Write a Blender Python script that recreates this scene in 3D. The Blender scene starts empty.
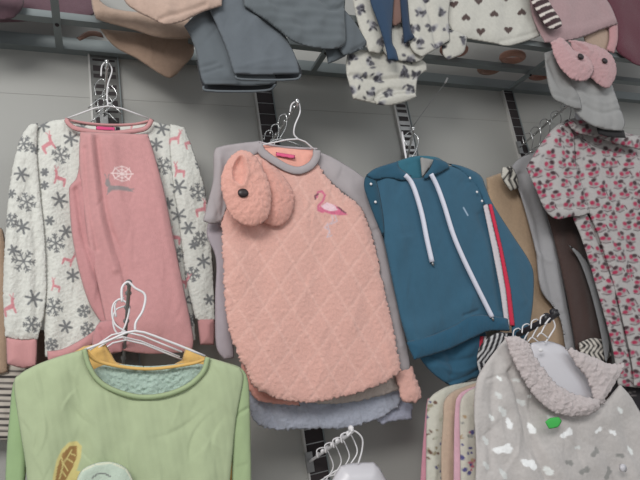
import bpy, math, random
import numpy as np
from mathutils import Vector, Matrix
from mathutils.geometry import delaunay_2d_cdt

SC = bpy.context.scene
COL = SC.collection
random.seed(7)

# ------------------------------------------------------------------ camera
FPX = 520.0
CAM = np.array([0.0, -1.675, 1.40])
def _n(v): return v / np.linalg.norm(v)
_Z = _n(np.array([-345., 2140., -FPX]))
_X = np.array([1175., 63., -FPX]); _X = _n(_X - _X.dot(_Z) * _Z)
_Y = np.cross(_Z, _X)
ROT = np.array([_X, _Y, _Z])
cam_d = bpy.data.cameras.new('camera'); cam_o = bpy.data.objects.new('camera', cam_d); COL.objects.link(cam_o)
m4 = Matrix.Identity(4)
for i in range(3):
    for j in range(3): m4[i][j] = ROT[i][j]
    m4[i][3] = CAM[i]
cam_o.matrix_world = m4
cam_d.sensor_width = 36.0; cam_d.lens = FPX / 640 * 36; cam_d.clip_start = 0.02
SC.camera = cam_o

def S(c):
    c = np.asarray(c, float) / 255.
    return np.where(c <= 0.04045, c / 12.92, ((c + 0.055) / 1.055) ** 2.4)

# ------------------------------------------------------------------ light
w = bpy.data.worlds.new('world'); SC.world = w; w.use_nodes = True
w.node_tree.nodes['Background'].inputs[0].default_value = (0.93, 0.97, 1.0, 1)
w.node_tree.nodes['Background'].inputs[1].default_value = 0.50
def area(name, loc, tgt, sx, sy, power, col):
    d = bpy.data.lights.new(name, 'AREA'); d.shape = 'RECTANGLE'; d.size = sx; d.size_y = sy; d.energy = power; d.color = col
    o = bpy.data.objects.new(name, d); COL.objects.link(o); o.location = loc
    o.rotation_euler = (Vector(tgt) - Vector(loc)).to_track_quat('-Z', 'Y').to_euler(); return o
area('ceiling_tube_light', (-1.3, -3.3, 3.3), (0.5, 0, 1.5), 2.0, 1.0, 92, (1.0, 0.99, 0.965))
area('ceiling_fill_light', (2.6, -4.0, 3.3), (1.4, 0, 1.6), 2.4, 1.2, 21, (0.97, 0.99, 1.0))
SC.view_settings.view_transform = 'Standard'; SC.view_settings.look = 'None'
SC.view_settings.gamma = 1; SC.view_settings.use_curve_mapping = False
SC.view_settings.exposure = 0.0

# ------------------------------------------------------------------ projection helpers (pixel -> place)
def Wn(px, py, dep):
    px = np.asarray(px, float); py = np.asarray(py, float)
    c = np.stack([px - 320, -(py - 240), np.full_like(px, -FPX)], -1)
    d = c @ ROT.T
    t = (-CAM[1] - dep) / d[..., 1]
    return CAM + d * t[..., None]
def W(px, py, dep): return Vector(Wn(np.array(px), np.array(py), np.array(float(dep))))

# ------------------------------------------------------------------ tagging
def tag(o, label=None, cat=None, group=None, kind=None):
    if label: o['label'] = label
    if cat: o['category'] = cat
    if group: o['group'] = group
    if kind: o['kind'] = kind
    return o
def thing(name, label, cat, loc, group=None):
    o = bpy.data.objects.new(name, None); COL.objects.link(o); o.location = loc; o.empty_display_size = .03
    return tag(o, label, cat, group)

# ------------------------------------------------------------------ materials
def new_mat(name):
    m = bpy.data.materials.new(name); m.use_nodes = True
    nt = m.node_tree; b = nt.nodes['Principled BSDF']; return m, nt, b
def fabric(name, rough=.9, scale=400, strength=.3, dist=.0015, sheen=.15, var=.06, scale2=60, weave=False):
    m, nt, b = new_mat(name); N = nt.nodes; L = nt.links
    at = N.new('ShaderNodeAttribute'); at.attribute_name = 'Col'
    tc = N.new('ShaderNodeTexCoord')
    n1 = N.new('ShaderNodeTexNoise'); n1.inputs['Scale'].default_value = scale; n1.inputs['Detail'].default_value = 3
    n2 = N.new('ShaderNodeTexNoise'); n2.inputs['Scale'].default_value = scale2; n2.inputs['Detail'].default_value = 4
    L.new(tc.outputs['Object'], n1.inputs['Vector']); L.new(tc.outputs['Object'], n2.inputs['Vector'])
    mr = N.new('ShaderNodeMapRange'); mr.inputs[1].default_value = .3; mr.inputs[2].default_value = .7
    mr.inputs[3].default_value = 1 - var; mr.inputs[4].default_value = 1 + var
    L.new(n2.outputs['Fac'], mr.inputs[0])
    vm = N.new('ShaderNodeVectorMath'); vm.operation = 'SCALE'
    L.new(at.outputs['Color'], vm.inputs[0]); L.new(mr.outputs[0], vm.inputs['Scale'])
    L.new(vm.outputs[0], b.inputs['Base Color'])
    bp = N.new('ShaderNodeBump'); bp.inputs['Strength'].default_value = strength; bp.inputs['Distance'].default_value = dist
    L.new(n1.outputs['Fac'], bp.inputs['Height']); L.new(bp.outputs[0], b.inputs['Normal'])
    b.inputs['Roughness'].default_value = rough
    b.inputs['Specular IOR Level'].default_value = .2
    b.inputs['Sheen Weight'].default_value = sheen; b.inputs['Sheen Roughness'].default_value = .6
    return m
FLEECE = fabric('fleece', scale=420, strength=.7, dist=.0035, sheen=.3, var=.06, scale2=200)
SOFT = fabric('soft_fleece', scale=380, strength=.5, dist=.0028, sheen=.2, var=.05, scale2=90)
KNIT = fabric('knit', scale=900, strength=.25, dist=.001, sheen=.1, var=.03, scale2=40)
SATIN = fabric('satin', rough=.55, scale=700, strength=.15, dist=.001, sheen=.1, var=.03)
def solid(name, c, rough=.5, metal=0., var=.05, scale=30, bump=0.):
    m, nt, b = new_mat(name); N = nt.nodes; L = nt.links
    tc = N.new('ShaderNodeTexCoord'); n = N.new('ShaderNodeTexNoise'); n.inputs['Scale'].default_value = scale
    L.new(tc.outputs['Object'], n.inputs['Vector'])
    mx = N.new('ShaderNodeMix'); mx.data_type = 'RGBA'
    a = S(c); mx.inputs[6].default_value = (*(a * (1 - var)), 1); mx.inputs[7].default_value = (*(np.minimum(a * (1 + var), 1)), 1)
    L.new(n.outputs['Fac'], mx.inputs[0]); L.new(mx.outputs[2], b.inputs['Base Color'])
    b.inputs['Roughness'].default_value = rough; b.inputs['Metallic'].default_value = metal
    if bump:
        bp = N.new('ShaderNodeBump'); bp.inputs['Strength'].default_value = bump; bp.inputs['Distance'].default_value = .002
        L.new(n.outputs['Fac'], bp.inputs['Height']); L.new(bp.outputs[0], b.inputs['Normal'])
    return m
WALLM = solid('grey_wall_panel', (160, 159, 155), .62, 0, .05, 2.2)
FLOORM = solid('floor_tile', (150, 146, 140), .5, 0, .08, 3)
STEEL = solid('painted_grey_steel', (122, 129, 130), .4, .1, .05, 8)
CHROME = solid('chrome', (205, 205, 205), .22, 1., .08, 40)
CHROMED = solid('dull_chrome', (150, 150, 150), .35, .85, .2, 60)
SLOT = solid('dark_slot', (42, 34, 36), .7, 0, .2, 20)
SLOTG = solid('worn_dark_steel', (120, 120, 118), .35, .8, .3, 60)
EDGE = solid('light_aluminium_edge', (185, 183, 180), .4, .2, .05, 20)
WHITEP = solid('white_plastic', (225, 222, 224), .35, 0, .03, 20)
PINKW = solid('pale_pink_plastic', (222, 200, 205), .4, 0, .03, 20)
WHITEB = solid('white_bust_plastic', (208, 205, 210), .3, 0, .02, 10)
BLACKP = solid('black_plastic', (44, 42, 46), .4, 0, .1, 20)
TAGP = solid('pink_label', (214, 60, 120), .6, 0, .05, 60)
BUTTON = solid('dark_button', (38, 26, 28), .4, 0, .1, 40)
STICK = solid('green_sticker', (70, 185, 85), .5, 0, .04, 200)
WHITEC = solid('white_cord', (215, 215, 228), .8, 0, .04, 200, .4)

# ------------------------------------------------------------------ mesh helpers
def catmull(P, n=8, closed=False):
    P = [np.array(p, float) for p in P]; out = []
    m = len(P); rng = range(m) if closed else range(m - 1)
    for i in rng:
        p1, p2 = P[i], P[(i + 1) % m]
        p0 = P[(i - 1) % m] if (closed or i > 0) else 2 * p1 - p2
        p3 = P[(i + 2) % m] if (closed or i < m - 2) else 2 * p2 - p1
        for k in range(n):
            t = k / n
            out.append(.5 * ((2 * p1) + (-p0 + p2) * t + (2 * p0 - 5 * p1 + 4 * p2 - p3) * t * t + (-p0 + 3 * p1 - 3 * p2 + p3) * t ** 3))
    if not closed: out.append(P[-1])
    return out
class MB:
    def __init__(s): s.v = []; s.f = []
    def tube(s, pts, r, n=8, smooth=6, cap=True):
        if smooth: pts = catmull(pts, smooth)
        pts = [Vector(p) for p in pts]; b = len(s.v); up = None
        for i, p in enumerate(pts):
            d = (pts[min(i + 1, len(pts) - 1)] - pts[max(i - 1, 0)])
            d = d.normalized() if d.length > 1e-9 else Vector((0, 0, 1))
            if up is None:
                up = Vector((0, 0, 1)) if abs(d.z) < .9 else Vector((1, 0, 0))
            a = d.cross(up)
            if a.length < 1e-4: a = d.cross(Vector((0.3, 1, 0.2)))
            a.normalize(); c = a.cross(d).normalized(); up = c
            rr = r[i] if isinstance(r, (list, tuple)) else r
            for k in range(n):
                t = 2 * math.pi * k / n
                s.v.append(p + a * math.cos(t) * rr + c * math.sin(t) * rr)
        L = len(pts)
        for i in range(L - 1):
            for k in range(n):
                s.f.append((b + i * n + k, b + i * n + (k + 1) % n, b + (i + 1) * n + (k + 1) % n, b + (i + 1) * n + k))
        if cap:
            s.f.append(tuple(b + k for k in range(n))[::-1]); s.f.append(tuple(b + (L - 1) * n + k for k in range(n)))
        return s
    def box(s, lo, hi, bev=0.):
        b = len(s.v); x0, y0, z0 = lo; x1, y1, z1 = hi
        e = bev
        if e <= 0:
            for x in (x0, x1):
                for y in (y0, y1):
                    for z in (z0, z1): s.v.append(Vector((x, y, z)))
            s.f += [tuple(b + q for q in t) for t in ((0, 1, 3, 2), (4, 6, 7, 5), (0, 4, 5, 1), (2, 3, 7, 6), (0, 2, 6, 4), (1, 5, 7, 3))]
        return s
    def ball(s, c, rx, ry=None, rz=None, n=12, m=8):
        ry = ry or rx; rz = rz or rx; b = len(s.v); c = Vector(c)
        s.v.append(c + Vector((0, 0, rz)))
        for i in range(1, m):
            a = math.pi * i / m
            for k in range(n):
                t = 2 * math.pi * k / n
                s.v.append(c + Vector((rx * math.sin(a) * math.cos(t), ry * math.sin(a) * math.sin(t), rz * math.cos(a))))
        s.v.append(c - Vector((0, 0, rz))); e = len(s.v) - 1
        for k in range(n): s.f.append((b, b + 1 + k, b + 1 + (k + 1) % n)); s.f.append((e, e - n + (k + 1) % n, e - n + k))
        for i in range(m - 2):
            for k in range(n):
                q = b + 1 + i * n
                s.f.append((q + k, q + n + k, q + n + (k + 1) % n, q + (k + 1) % n))
        return s
    def build(s, name, mat, parent=None, smooth=True, col=None):
        c = sum(s.v, Vector()) / len(s.v) if parent is None else parent.location.copy()
        if parent is not None and parent.parent is not None: c = c + parent.parent.location
        me = bpy.data.meshes.new(name); me.from_pydata([tuple(v - c) for v in s.v], [], s.f); me.update()
        if smooth: me.polygons.foreach_set('use_smooth', [True] * len(me.polygons))
        me.materials.append(mat)
        o = bpy.data.objects.new(name, me); COL.objects.link(o)
        if parent is None: o.location = c
        else: o.parent = parent
        if col is not None:
            a = me.color_attributes.new('Col', 'FLOAT_COLOR', 'POINT')
            cc = np.ones((len(me.vertices), 4)); cc[:, :3] = S(col); a.data.foreach_set('color', cc.ravel())
        return o
def worldloc(o):
    l = o.location.copy()
    while o.parent is not None: o = o.parent; l += o.location
    return l

# ------------------------------------------------------------------ 2-D fields
def seg_d(x, y, a, b):
    ax, ay = a; bx, by = b; dx, dy = bx - ax, by - ay; l = dx * dx + dy * dy + 1e-9
    t = np.clip(((x - ax) * dx + (y - ay) * dy) / l, 0, 1)
    return np.hypot(x - ax - t * dx, y - ay - t * dy)
def poly_d(x, y, pts, closed=False):
    d = np.full(x.shape, 1e9); n = len(pts)
    for i in range(n if closed else n - 1): d = np.minimum(d, seg_d(x, y, pts[i], pts[(i + 1) % n]))
    return d
def inside(x, y, pts):
    r = np.zeros(x.shape, bool); n = len(pts); j = n - 1
    for i in range(n):
        xi, yi = pts[i]; xj, yj = pts[j]
        if yi != yj:
            r ^= ((yi > y) != (yj > y)) & (x < (xj - xi) * (y - yi) / (yj - yi) + xi)
        j = i
    return r
def snoise(x, y, lx, ly, seed, K=7):
    r = np.random.RandomState(seed); o = np.zeros(x.shape)
    for _ in range(K):
        kx = r.randn() * 2 * math.pi / lx * .7; ky = r.randn() * 2 * math.pi / ly * .7
        o += np.sin(kx * x + ky * y + r.rand() * 6.28)
    return o / math.sqrt(K)
def band(name, pts, w, dep, mat, parent, col, **k):
    """flat ribbed neck band following a centreline given in the garment's plane"""
    c = np.array(catmull(pts, 6)); d = np.gradient(c, axis=0); n = np.stack([d[:, 1], -d[:, 0]], 1); n /= np.hypot(*n.T)[:, None] + 1e-9
    pl = [tuple(p) for p in c + n * w / 2] + [tuple(p) for p in (c - n * w / 2)[::-1]]
    return sheet(name, pl, dep, mat, parent, col, corner=True, th=k.pop('th', .006), bth=.003, res=1.0, auto=0, pr=2, **k)
class Paint:
    """puts printed marks on the cloth: colours only, no light or shade"""
    def __init__(s, x, y, base):
        s.x = x; s.y = y; s.c = np.tile(S(base), (len(x), 1))
    def blend(s, a, col): a = np.clip(a, 0, 1)[:, None]; s.c = s.c * (1 - a) + S(col) * a
    def line(s, pts, wd, col, soft=.6):
        xs = [p[0] for p in pts]; ys = [p[1] for p in pts]; m = wd + 2
        k = (s.x > min(xs) - m) & (s.x < max(xs) + m) & (s.y > min(ys) - m) & (s.y < max(ys) + m)
        if not k.any(): return
        a = np.zeros(len(s.x)); a[k] = (wd / 2 - poly_d(s.x[k], s.y[k], pts)) / soft + .5; s.blend(a, col)
    def poly(s, pts, col, soft=.6):
        xs = [p[0] for p in pts]; ys = [p[1] for p in pts]
        k = (s.x > min(xs) - 2) & (s.x < max(xs) + 2) & (s.y > min(ys) - 2) & (s.y < max(ys) + 2)
        if not k.any(): return
        a = np.zeros(len(s.x)); d = poly_d(s.x[k], s.y[k], pts, True); i = inside(s.x[k], s.y[k], pts)
        a[k] = np.where(i, d, -d) / soft + .5; s.blend(a, col)
    def ell(s, cx, cy, rx, ry, ang, col, soft=.7):
        ca, sa = math.cos(ang), math.sin(ang); u = (s.x - cx) * ca + (s.y - cy) * sa; v = -(s.x - cx) * sa + (s.y - cy) * ca
        q = np.sqrt((u / rx) ** 2 + (v / ry) ** 2); s.blend((1 - q) * min(rx, ry) / soft + .5, col)

def outline(poly, n=10, thr=52):
    P = [np.array(p, float) for p in poly]; m = len(P); cs = []
    for i in range(m):
        a = P[i] - P[i - 1]; b = P[(i + 1) % m] - P[i]
        ang = abs(math.degrees(math.atan2(a[0] * b[1] - a[1] * b[0], a @ b)))
        if ang > thr: cs.append(i)
    if not cs: return catmull(P, n, True)
    out = []
    for k, i in enumerate(cs):
        j = cs[(k + 1) % len(cs)]
        if j <= i: j += m
        out += catmull([P[q % m] for q in range(i, j + 1)], n)[:-1]
    return out
def sheet(name, poly, dep, mat, parent=None, col=(180, 180, 180), paint=None, th=.014, bth=.008, pr=7., folds=(), wr=None,
          fuzz=0., res=1.5, corner=False, slope=(0, 0), edge=0., seed=None, fn=None, auto=1.3, puffy=None):
    """a piece of cloth with a front and a back: outline in its own vertical plane at distance dep from the wall"""
    pp = outline(poly) if not corner else None
    if pp is None:
        pp = []
        for i in range(len(poly)):
            a = np.array(poly[i], float); b = np.array(poly[(i + 1) % len(poly)], float); n = max(1, int(np.hypot(*(b - a)) / res))
            for k in range(n): pp.append(a + (b - a) * k / n)
    bth = min(bth, .005) if puffy is None else bth
    if seed is None: seed = sum(map(ord, name)) + int(abs(poly[0][0]) * 3 + abs(poly[0][1]))
    # resample the outline
    pp = np.array(pp); nx = np.roll(pp, -1, 0); L = np.hypot(*(nx - pp).T); cum = np.concatenate([[0], np.cumsum(L)]); tot = cum[-1]
    nb = max(12, int(tot / (res * 1.05))); t = np.arange(nb) * tot / nb
    cl = np.vstack([pp, pp[:1]]); bx = np.interp(t, cum, cl[:, 0]); by = np.interp(t, cum, cl[:, 1])
    if edge:
        r = np.random.RandomState(seed + 5); tx = np.roll(bx, -1) - np.roll(bx, 1); ty = np.roll(by, -1) - np.roll(by, 1); ll = np.hypot(tx, ty) + 1e-6
        j = r.randn(nb) * edge * .5; j = .6 * j + .4 * np.roll(j, 1)
        bx = bx + ty / ll * j; by = by - tx / ll * j
    B = list(zip(bx, by))
    def grid(step):
        xs = np.arange(min(bx), max(bx), step); ys = np.arange(min(by), max(by), step * .87)
        X, Y = np.meshgrid(xs, ys); X = X + (np.arange(len(ys)) % 2)[:, None] * step / 2
        X = X.ravel(); Y = Y.ravel(); k = inside(X, Y, B); X = X[k]; Y = Y[k]
        d = poly_d(X, Y, B, True); k = d > step * .55
        return X[k], Y[k], d[k]
    def tri(X, Y):
        vs = [Vector(p) for p in B] + [Vector(p) for p in zip(X, Y)]
        r = delaunay_2d_cdt(vs, [], [list(range(nb))], 1, 1e-5)
        return np.array([tuple(v) for v in r[0]]), r[2], r[3]
    out = []
    for side, step in ((0, res), (1, max(res * 2.5, 4))):
        X, Y, D = grid(step)
        V, F, orig = tri(X, Y)
        dist = np.zeros(len(V))
        for i, og in enumerate(orig):
            q = min(og) if og else 0
            dist[i] = 0 if q < nb else D[q - nb]
        out.append((V, F, orig, dist))
    V, F, orig, dist = out[0]; x, y = V[:, 0], V[:, 1]
    e = 1 - np.exp(-dist / pr)
    ths = min(th, .009) if puffy is None else puffy
    e = 1 - np.exp(-dist / min(pr, 3.2 if puffy is None else 99))
    h = ths * e
    if auto:
        r = np.random.RandomState(seed + 777); ar = len(x) * res * res * .87
        w_ = np.minimum(1, dist / 8 + .1)
        h = h + auto * (.0026 * snoise(x, y, 34, 110, seed + 31) + .0005 * snoise(x, y, 16, 34, seed + 32)) * w_
        for _ in range(int(ar / 700) + 1):
            i = r.randint(len(x)); a = r.normal(1.35, .45) * r.choice([-1, 1]); L_ = r.uniform(7, 26); u = np.array([math.cos(a), math.sin(a)])
            p0 = np.array([x[i], y[i]]); nrm = (x - p0[0]) * -u[1] + (y - p0[1]) * u[0]; al = (x - p0[0]) * u[0] + (y - p0[1]) * u[1]
            nrm = nrm + .012 * al * al * r.uniform(-1, 1)
            wd = r.uniform(1.3, 3.2)
            h = h + auto * r.uniform(.0006, .0022) * r.choice([-1, 1]) * np.where(nrm > 0, np.exp(-nrm / (wd * 2.5)), np.exp(-(nrm / wd) ** 2)) * np.exp(-(al / L_) ** 2) * w_
    for fd in folds:
        pts, amp, wd = fd[0], fd[1], fd[2]
        d = poly_d(x, y, catmull(pts, 5))
        h = h + amp * np.exp(-(d / wd) ** 2) * np.minimum(1, dist / 3 + .25)
    if wr:
        for (lx, ly, amp) in wr: seed += 1; h = h + amp * snoise(x, y, lx, ly, seed) * np.minimum(1, dist / 6 + .15)
    if fuzz:
        r = np.random.RandomState(seed + 99)
        h = h + fuzz * (snoise(x, y, 5, 5, seed + 50, 14) * .7 + r.randn(len(x)) * .5) * np.minimum(1, dist / 2 + .3)
    if fn is not None: h = h + fn(x, y, dist)
    cx = (min(bx) + max(bx)) / 2; ty0 = min(by)
    def pos(x, y, hh):
        dd = dep + slope[0] * (x - cx) / 100 + slope[1] * (y - ty0) / 100
        p = Wn(x, y, dd); p[:, 1] -= hh; return p
    front = pos(x, y, np.maximum(h, -bth * .5 + dist * 0))
    V2, F2, orig2, dist2 = out[1]
    keep = {}
    front_b = {}
    for i, og in enumerate(orig):
        for q in og:
            if q < nb: front_b[q] = i
    vb = []; idx = len(front)
    for i, og in enumerate(orig2):
        q = [a for a in og if a < nb]
        if q and q[0] in front_b: keep[i] = front_b[q[0]]
        else: keep[i] = idx + len(vb); vb.append(i)
    back = pos(V2[vb, 0], V2[vb, 1], -bth * (1 - np.exp(-dist2[vb] / 4))) if vb else np.zeros((0, 3))
    allv = np.vstack([front, back])
    # photo y points down, so front faces (towards -Y) need flipped order
    faces = []
    for f in F: faces.append(tuple(f)[::-1])
    for f in F2:
        g = tuple(keep[a] for a in f)
        if len(set(g)) == 3: faces.append(g)
    org = worldloc(parent) if parent is not None else Vector(Wn(np.array([cx]), np.array([ty0]), np.array([dep]))[0])
    me = bpy.data.meshes.new(name); me.from_pydata((allv - np.array(org)).tolist(), [], faces); me.update()
    me.polygons.foreach_set('use_smooth', [True] * len(me.polygons)); me.materials.append(mat)
    P = Paint(x, y, col)
    if paint: paint(P)
    cc = np.ones((len(allv), 4)); cc[:len(front), :3] = P.c; cc[len(front):, :3] = S(col)
    a = me.color_attributes.new('Col', 'FLOAT_COLOR', 'POINT'); a.data.foreach_set('color', cc.ravel())
    o = bpy.data.objects.new(name, me); COL.objects.link(o)
    if parent is not None: o.parent = parent
    else: o.location = org
    return o

def pxtube(mb, pts, r, smooth=6, n=8):   # pts: (px, py, dep)
    return mb.tube([W(*p) for p in pts], r, n, smooth)
def hanger(label, hook, bar, mat, r=.0022, group='clothes hangers on the wall hooks', extra=None):
    t = thing('clothes_hanger', label, 'hanger', W(*hook[-1]), group)
    m = MB(); pxtube(m, hook, r); m.build('hook', mat, t)
    m = MB(); pxtube(m, bar, r, 3); m.build('shoulder_bar', mat, t)
    return t
def arm(label, base, tip, beads=5, mat=None, r=.004):
    t = thing('display_hook', label, 'display hook', W(*base), 'metal display hooks on the uprights')
    a, b = W(*base), W(*tip)
    m = MB(); m.tube([a, a.lerp(b, .5), b, b + Vector((0, -.004, .012))], r, 8, 4); m.build('arm_bar', mat or CHROME, t)
    m = MB(); x, y, z = a; m.box((x - .012, -.02, z - .03), (x + .012, -.0125, z + .03)); m.build('bracket', CHROMED, t, False)
    m = MB(); m.ball(b + Vector((0, -.004, .012)), min(r * 1.8, .011)); m.build('end_ball', mat or CHROME, t)
    for k in range(beads):
        c = a.lerp(b, .25 + .7 * k / max(1, beads - 1)); m = MB(); m.ball(c + Vector((0, 0, .003)), r * 1.7, r * 1.2, r * 1.7, 10, 6); m.build('stop_ball', mat or CHROME, t)
    return t

# ================================================================== SETTING
m = MB(); m.box((-3, 0, 0), (5.5, .08, 3.4)); wall = m.build('wall_back', WALLM, None, False); tag(wall, kind='structure')
m = MB(); m.box((-3, -4, -.05), (5.5, .08, 0)); fl = m.build('floor', FLOORM, None, False); tag(fl, kind='structure')
zj = W(450, 118, 0).z
m = MB(); m.box((-3, -.0008, zj - .0008), (5.5, 0, zj + .0008)); tag(m.build('trim_1', solid('panel_joint', (152, 151, 147), .7), None, False), kind='structure')

# slotted uprights
zb = W(320, 76, 0).z
for k, (px, py, wdt) in enumerate([(105.5, 90, .086), (267, 120, .064), (404.5, 130, .062), (513.5, 120, .056)]):
    c = W(px, py, 0); x = c.x; hw = wdt / 2
    lab = ['slotted metal upright above the snowflake pyjama top', 'slotted metal upright behind the peach flamingo top',
           'slotted metal upright above the blue hoodie', 'slotted metal upright left of the floral nightdress'][k]
    t = thing('slotted_upright', lab, 'upright', (x, 0, 0.2), 'slotted wall uprights')
    m = MB(); m.box((x - hw, -.010, .2), (x + hw, -.0002, zb + .03)); m.build('channel', [SLOTG, SLOT, CHROMED, SLOT][k], t, False)
    m = MB(); m.box((x - hw - .006, -.014, .2), (x - hw, -.0002, zb + .03)); m.build('edge_strip', EDGE, t, False)
    m = MB(); m.box((x + hw, -.014, .2), (x + hw + .004, -.0002, zb + .03)); m.build('edge_strip', STEEL, t, False)
    z = zb - .005; i = 0
    while z > .25:
        if z > zb - .42 or (k == 1 and z < 1.25 and z > .75):
            m = MB()
            if k in (0, 2): m.box((x - hw + .008, -.0108, z - (.024 if i % 2 else .017)), (x + hw - .008, -.0099, z - (0.003 if i % 3 else .010)))
            else: m.box((x - hw, -.0108, z - .006), (x + hw, -.0099, z - .003))
            m.build('slot', SLOT if k in (0, 2) else CHROMED, t, False)
        z -= (.032 if k in (0, 2) else .045); i += 1

# shelf rack
xl, xr = -1.2, 4.2
rk = thing('wall_rack', 'grey metal wall rack of long rails and cross brackets carrying folded clothes', 'rack', (xl, 0, zb))
m = MB(); m.box((xl, -.030, zb), (xr, -.0002, zb + .045)); m.build('back_beam', STEEL, rk, False)
zr = zb + .012
for dp, hh in ((.15, .024), (.31, .026)):
    m = MB(); m.box((xl, -dp - .014, zr), (xr, -dp + .014, zr + hh)); m.build('rail', STEEL, rk, False)
for px, py in ((60, 50), (-150, 40), (186, 62), (312, 80), (507, 90), (680, 103)):
    x = W(px, py, 0).x
    m = MB(); m.box((x - .011, -.324, zr - .012), (x + .011, -.03, zr)); m.build('cross_bracket', STEEL, rk, False)
    m = MB(); m.ball((x, -.15, zr - .013), .006); m.build('bolt', SLOT, rk)

# ================================================================== PRINTS
GR = (120, 121, 122); PKD = (208, 140, 146)
def star(P, cx, cy, r, rot=0., kind=0, col=GR):
    for k in range(6):
        a = rot + k * math.pi / 3; ux, uy = math.cos(a), math.sin(a)
        P.line([(cx, cy), (cx + ux * r, cy + uy * r)], 2.3 if kind == 0 else 1.5, col)
        if kind:
            for q in (.5, .8):
                for sgn in (-1, 1):
                    b = a + sgn * .9; bx, by = cx + ux * r * q, cy + uy * r * q
                    P.line([(bx, by), (bx + math.cos(b) * r * .32, by + math.sin(b) * r * .32)], 1.3, col)
def deer(P, cx, cy, s, fl=1, rot=0., col=PKD):
    def T(pts):
        c, n = math.cos(rot), math.sin(rot)
        return [(cx + s * (fl * u * c - v * n), cy + s * (fl * u * n + v * c)) for u, v in pts]
    P.poly(T([(-.6, -.1), (.4, -.2), (.55, -.75), (.75, -.9), (1, -.7), (.8, -.5), (.7, .15), (.75, .9), (.55, .9), (.45, .3), (-.35, .3), (-.45, .95), (-.65, .95), (-.7, .2)]), col)
    P.line(T([(.7, -.85), (.55, -1.25)]), .9, col); P.line(T([(.8, -.85), (1., -1.25)]), .9, col)
def snow_print(P):
    for (cx, cy, r, rot) in [(43, 126, 6.5, .3), (22, 176, 7, 0.1), (71, 140, 7, .4), (60, 201, 7.5, .2), (23, 228, 7, .3), (66, 232, 6, .1), (34, 299, 8, .2), (73, 276, 6, .5), (66, 327, 6, .2),
                             (162, 129, 7, .2), (156, 146, 6, .5), (178, 188, 7.5, .2), (178, 216, 7, .3), (188, 229, 6, 0), (184, 302, 6.5, .2), (203, 262, 6.5, .4), (209, 300, 5, .1), (168, 205, 5, .3), (45, 174, 3.5, 0), (45, 187, 3.5, .4), (12, 195, 4, .2), (50, 222, 4, .1), (193, 246, 4, .2), (35, 150, 4, .2), (200, 165, 4, .2), (14, 252, 5, .2)]:
        star(P, cx, cy, r, rot, 0)
    for (cx, cy, r, rot) in [(61, 156, 8.5, .2), (24, 145, 8, .1), (27, 203, 9, .3), (24, 262, 11, .1), (56, 244, 9, .4), (54, 308, 9, .2), (32, 325, 8, 0), (52, 345, 6, .3),
                             (162, 168, 8.5, .2), (198, 193, 8.5, .4), (175, 256, 8, .1), (192, 275, 7, .3), (200, 240, 7, 0), (190, 320, 6, .2), (12, 222, 7, .2), (88, 330, 7, .2), (84, 312, 6, .2)]:
        star(P, cx, cy, r, rot, 1)
    for (cx, cy, s, fl, rot) in [(47, 146, 9, 1, -.5), (61, 179, 8, -1, .2), (9, 308, 9, 1, -.3), (68, 260, 7, 1, .3), (174, 139, 7, 1, .1), (188, 143, 7, 1, -.4), (180, 172, 7, -1, .1), (200, 210, 8, 1, -.2), (175, 238, 8, -1, .1), (182, 282, 7, 1, .2), (57, 287, 6, -1, .2)]:
        deer(P, cx, cy, s, fl, rot)
def blotch_print(P, seed=3, area=(340, -20, 475, 110), step=20, dark=(46, 44, 52)):
    r = np.random.RandomState(seed)
    yy = area[1]; row = 0
    while yy < area[3]:
        xx = area[0] + (row % 2) * step / 2
        while xx < area[2]:
            cx = xx + r.uniform(-3, 3); cy = yy + r.uniform(-3, 3); a = r.uniform(0, 6.28)
            P.ell(cx, cy, 5.0, 3.0, a, (160, 158, 160), 1.5)
            for q in range(7):
                P.ell(cx + r.normal(0, 3.0), cy + r.normal(0, 2.2), r.uniform(1.5, 3.4), r.uniform(.9, 1.9), r.uniform(0, 3.14), dark if q % 2 else (84, 82, 90), .9)
            xx += step
        yy += step * .8; row += 1
def heart(P, cx, cy, s, up, col=(74, 54, 50)):
    g = -1 if up else 1
    pts = []
    for q in np.linspace(0, 2 * math.pi, 26)[:-1]:
        pts.append((cx + s * math.sin(q) ** 3, cy - g * s * .95 * (.8125 * math.cos(q) - .3125 * math.cos(2 * q) - .125 * math.cos(3 * q) - .0625 * math.cos(4 * q))))
    P.poly(pts, col)
def floral_print(P):
    r = np.random.RandomState(11); row = 0; y = 112
    while y < 395:
        x = 520 + (row % 2) * 9
        while x < 700:
            cx, cy = x + r.uniform(-2.5, 2.5) + (y - 240) * .16, y + r.uniform(-2, 2); a = r.uniform(-.8, .8)
            c, s_ = math.cos(a), math.sin(a)
            P.ell(cx, cy, 4.6, 3.4, a, (160, 146, 147), 1.6)
            P.ell(cx - 2.8 * c, cy - 2.8 * s_, 2.3, 1.8, a + .5 + r.uniform(-.6, .6), (170, 40, 78), 1.); P.ell(cx + 2.6 * c, cy + 2.6 * s_, 2.0, 1.5, a - .5 + r.uniform(-.6, .6), (176, 56, 92), 1.)
            P.ell(cx + 3 * s_ + r.uniform(-1, 1), cy - 3.6 * c, 2.6, 1.8, a + r.uniform(-1, 1), (64, 40, 46), 1.)
            P.line([(cx - 4, cy + 3.5), (cx, cy + 4.6), (cx + 4, cy + 3 + r.uniform(-1, 1))], 1.0, (96, 78, 82), 1.)
            if r.rand() < .6: P.line([(cx + 4.5, cy - 2), (cx + 6.5, cy + r.uniform(-1, 2))], 1.2, (90, 60, 68), 1.)
            if r.rand() < .5: P.ell(cx + 7, cy + 4, 1.7, 1.2, r.rand() * 3, (120, 112, 114), 1.)
            x += 14
        y += 10.5; row += 1
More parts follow.
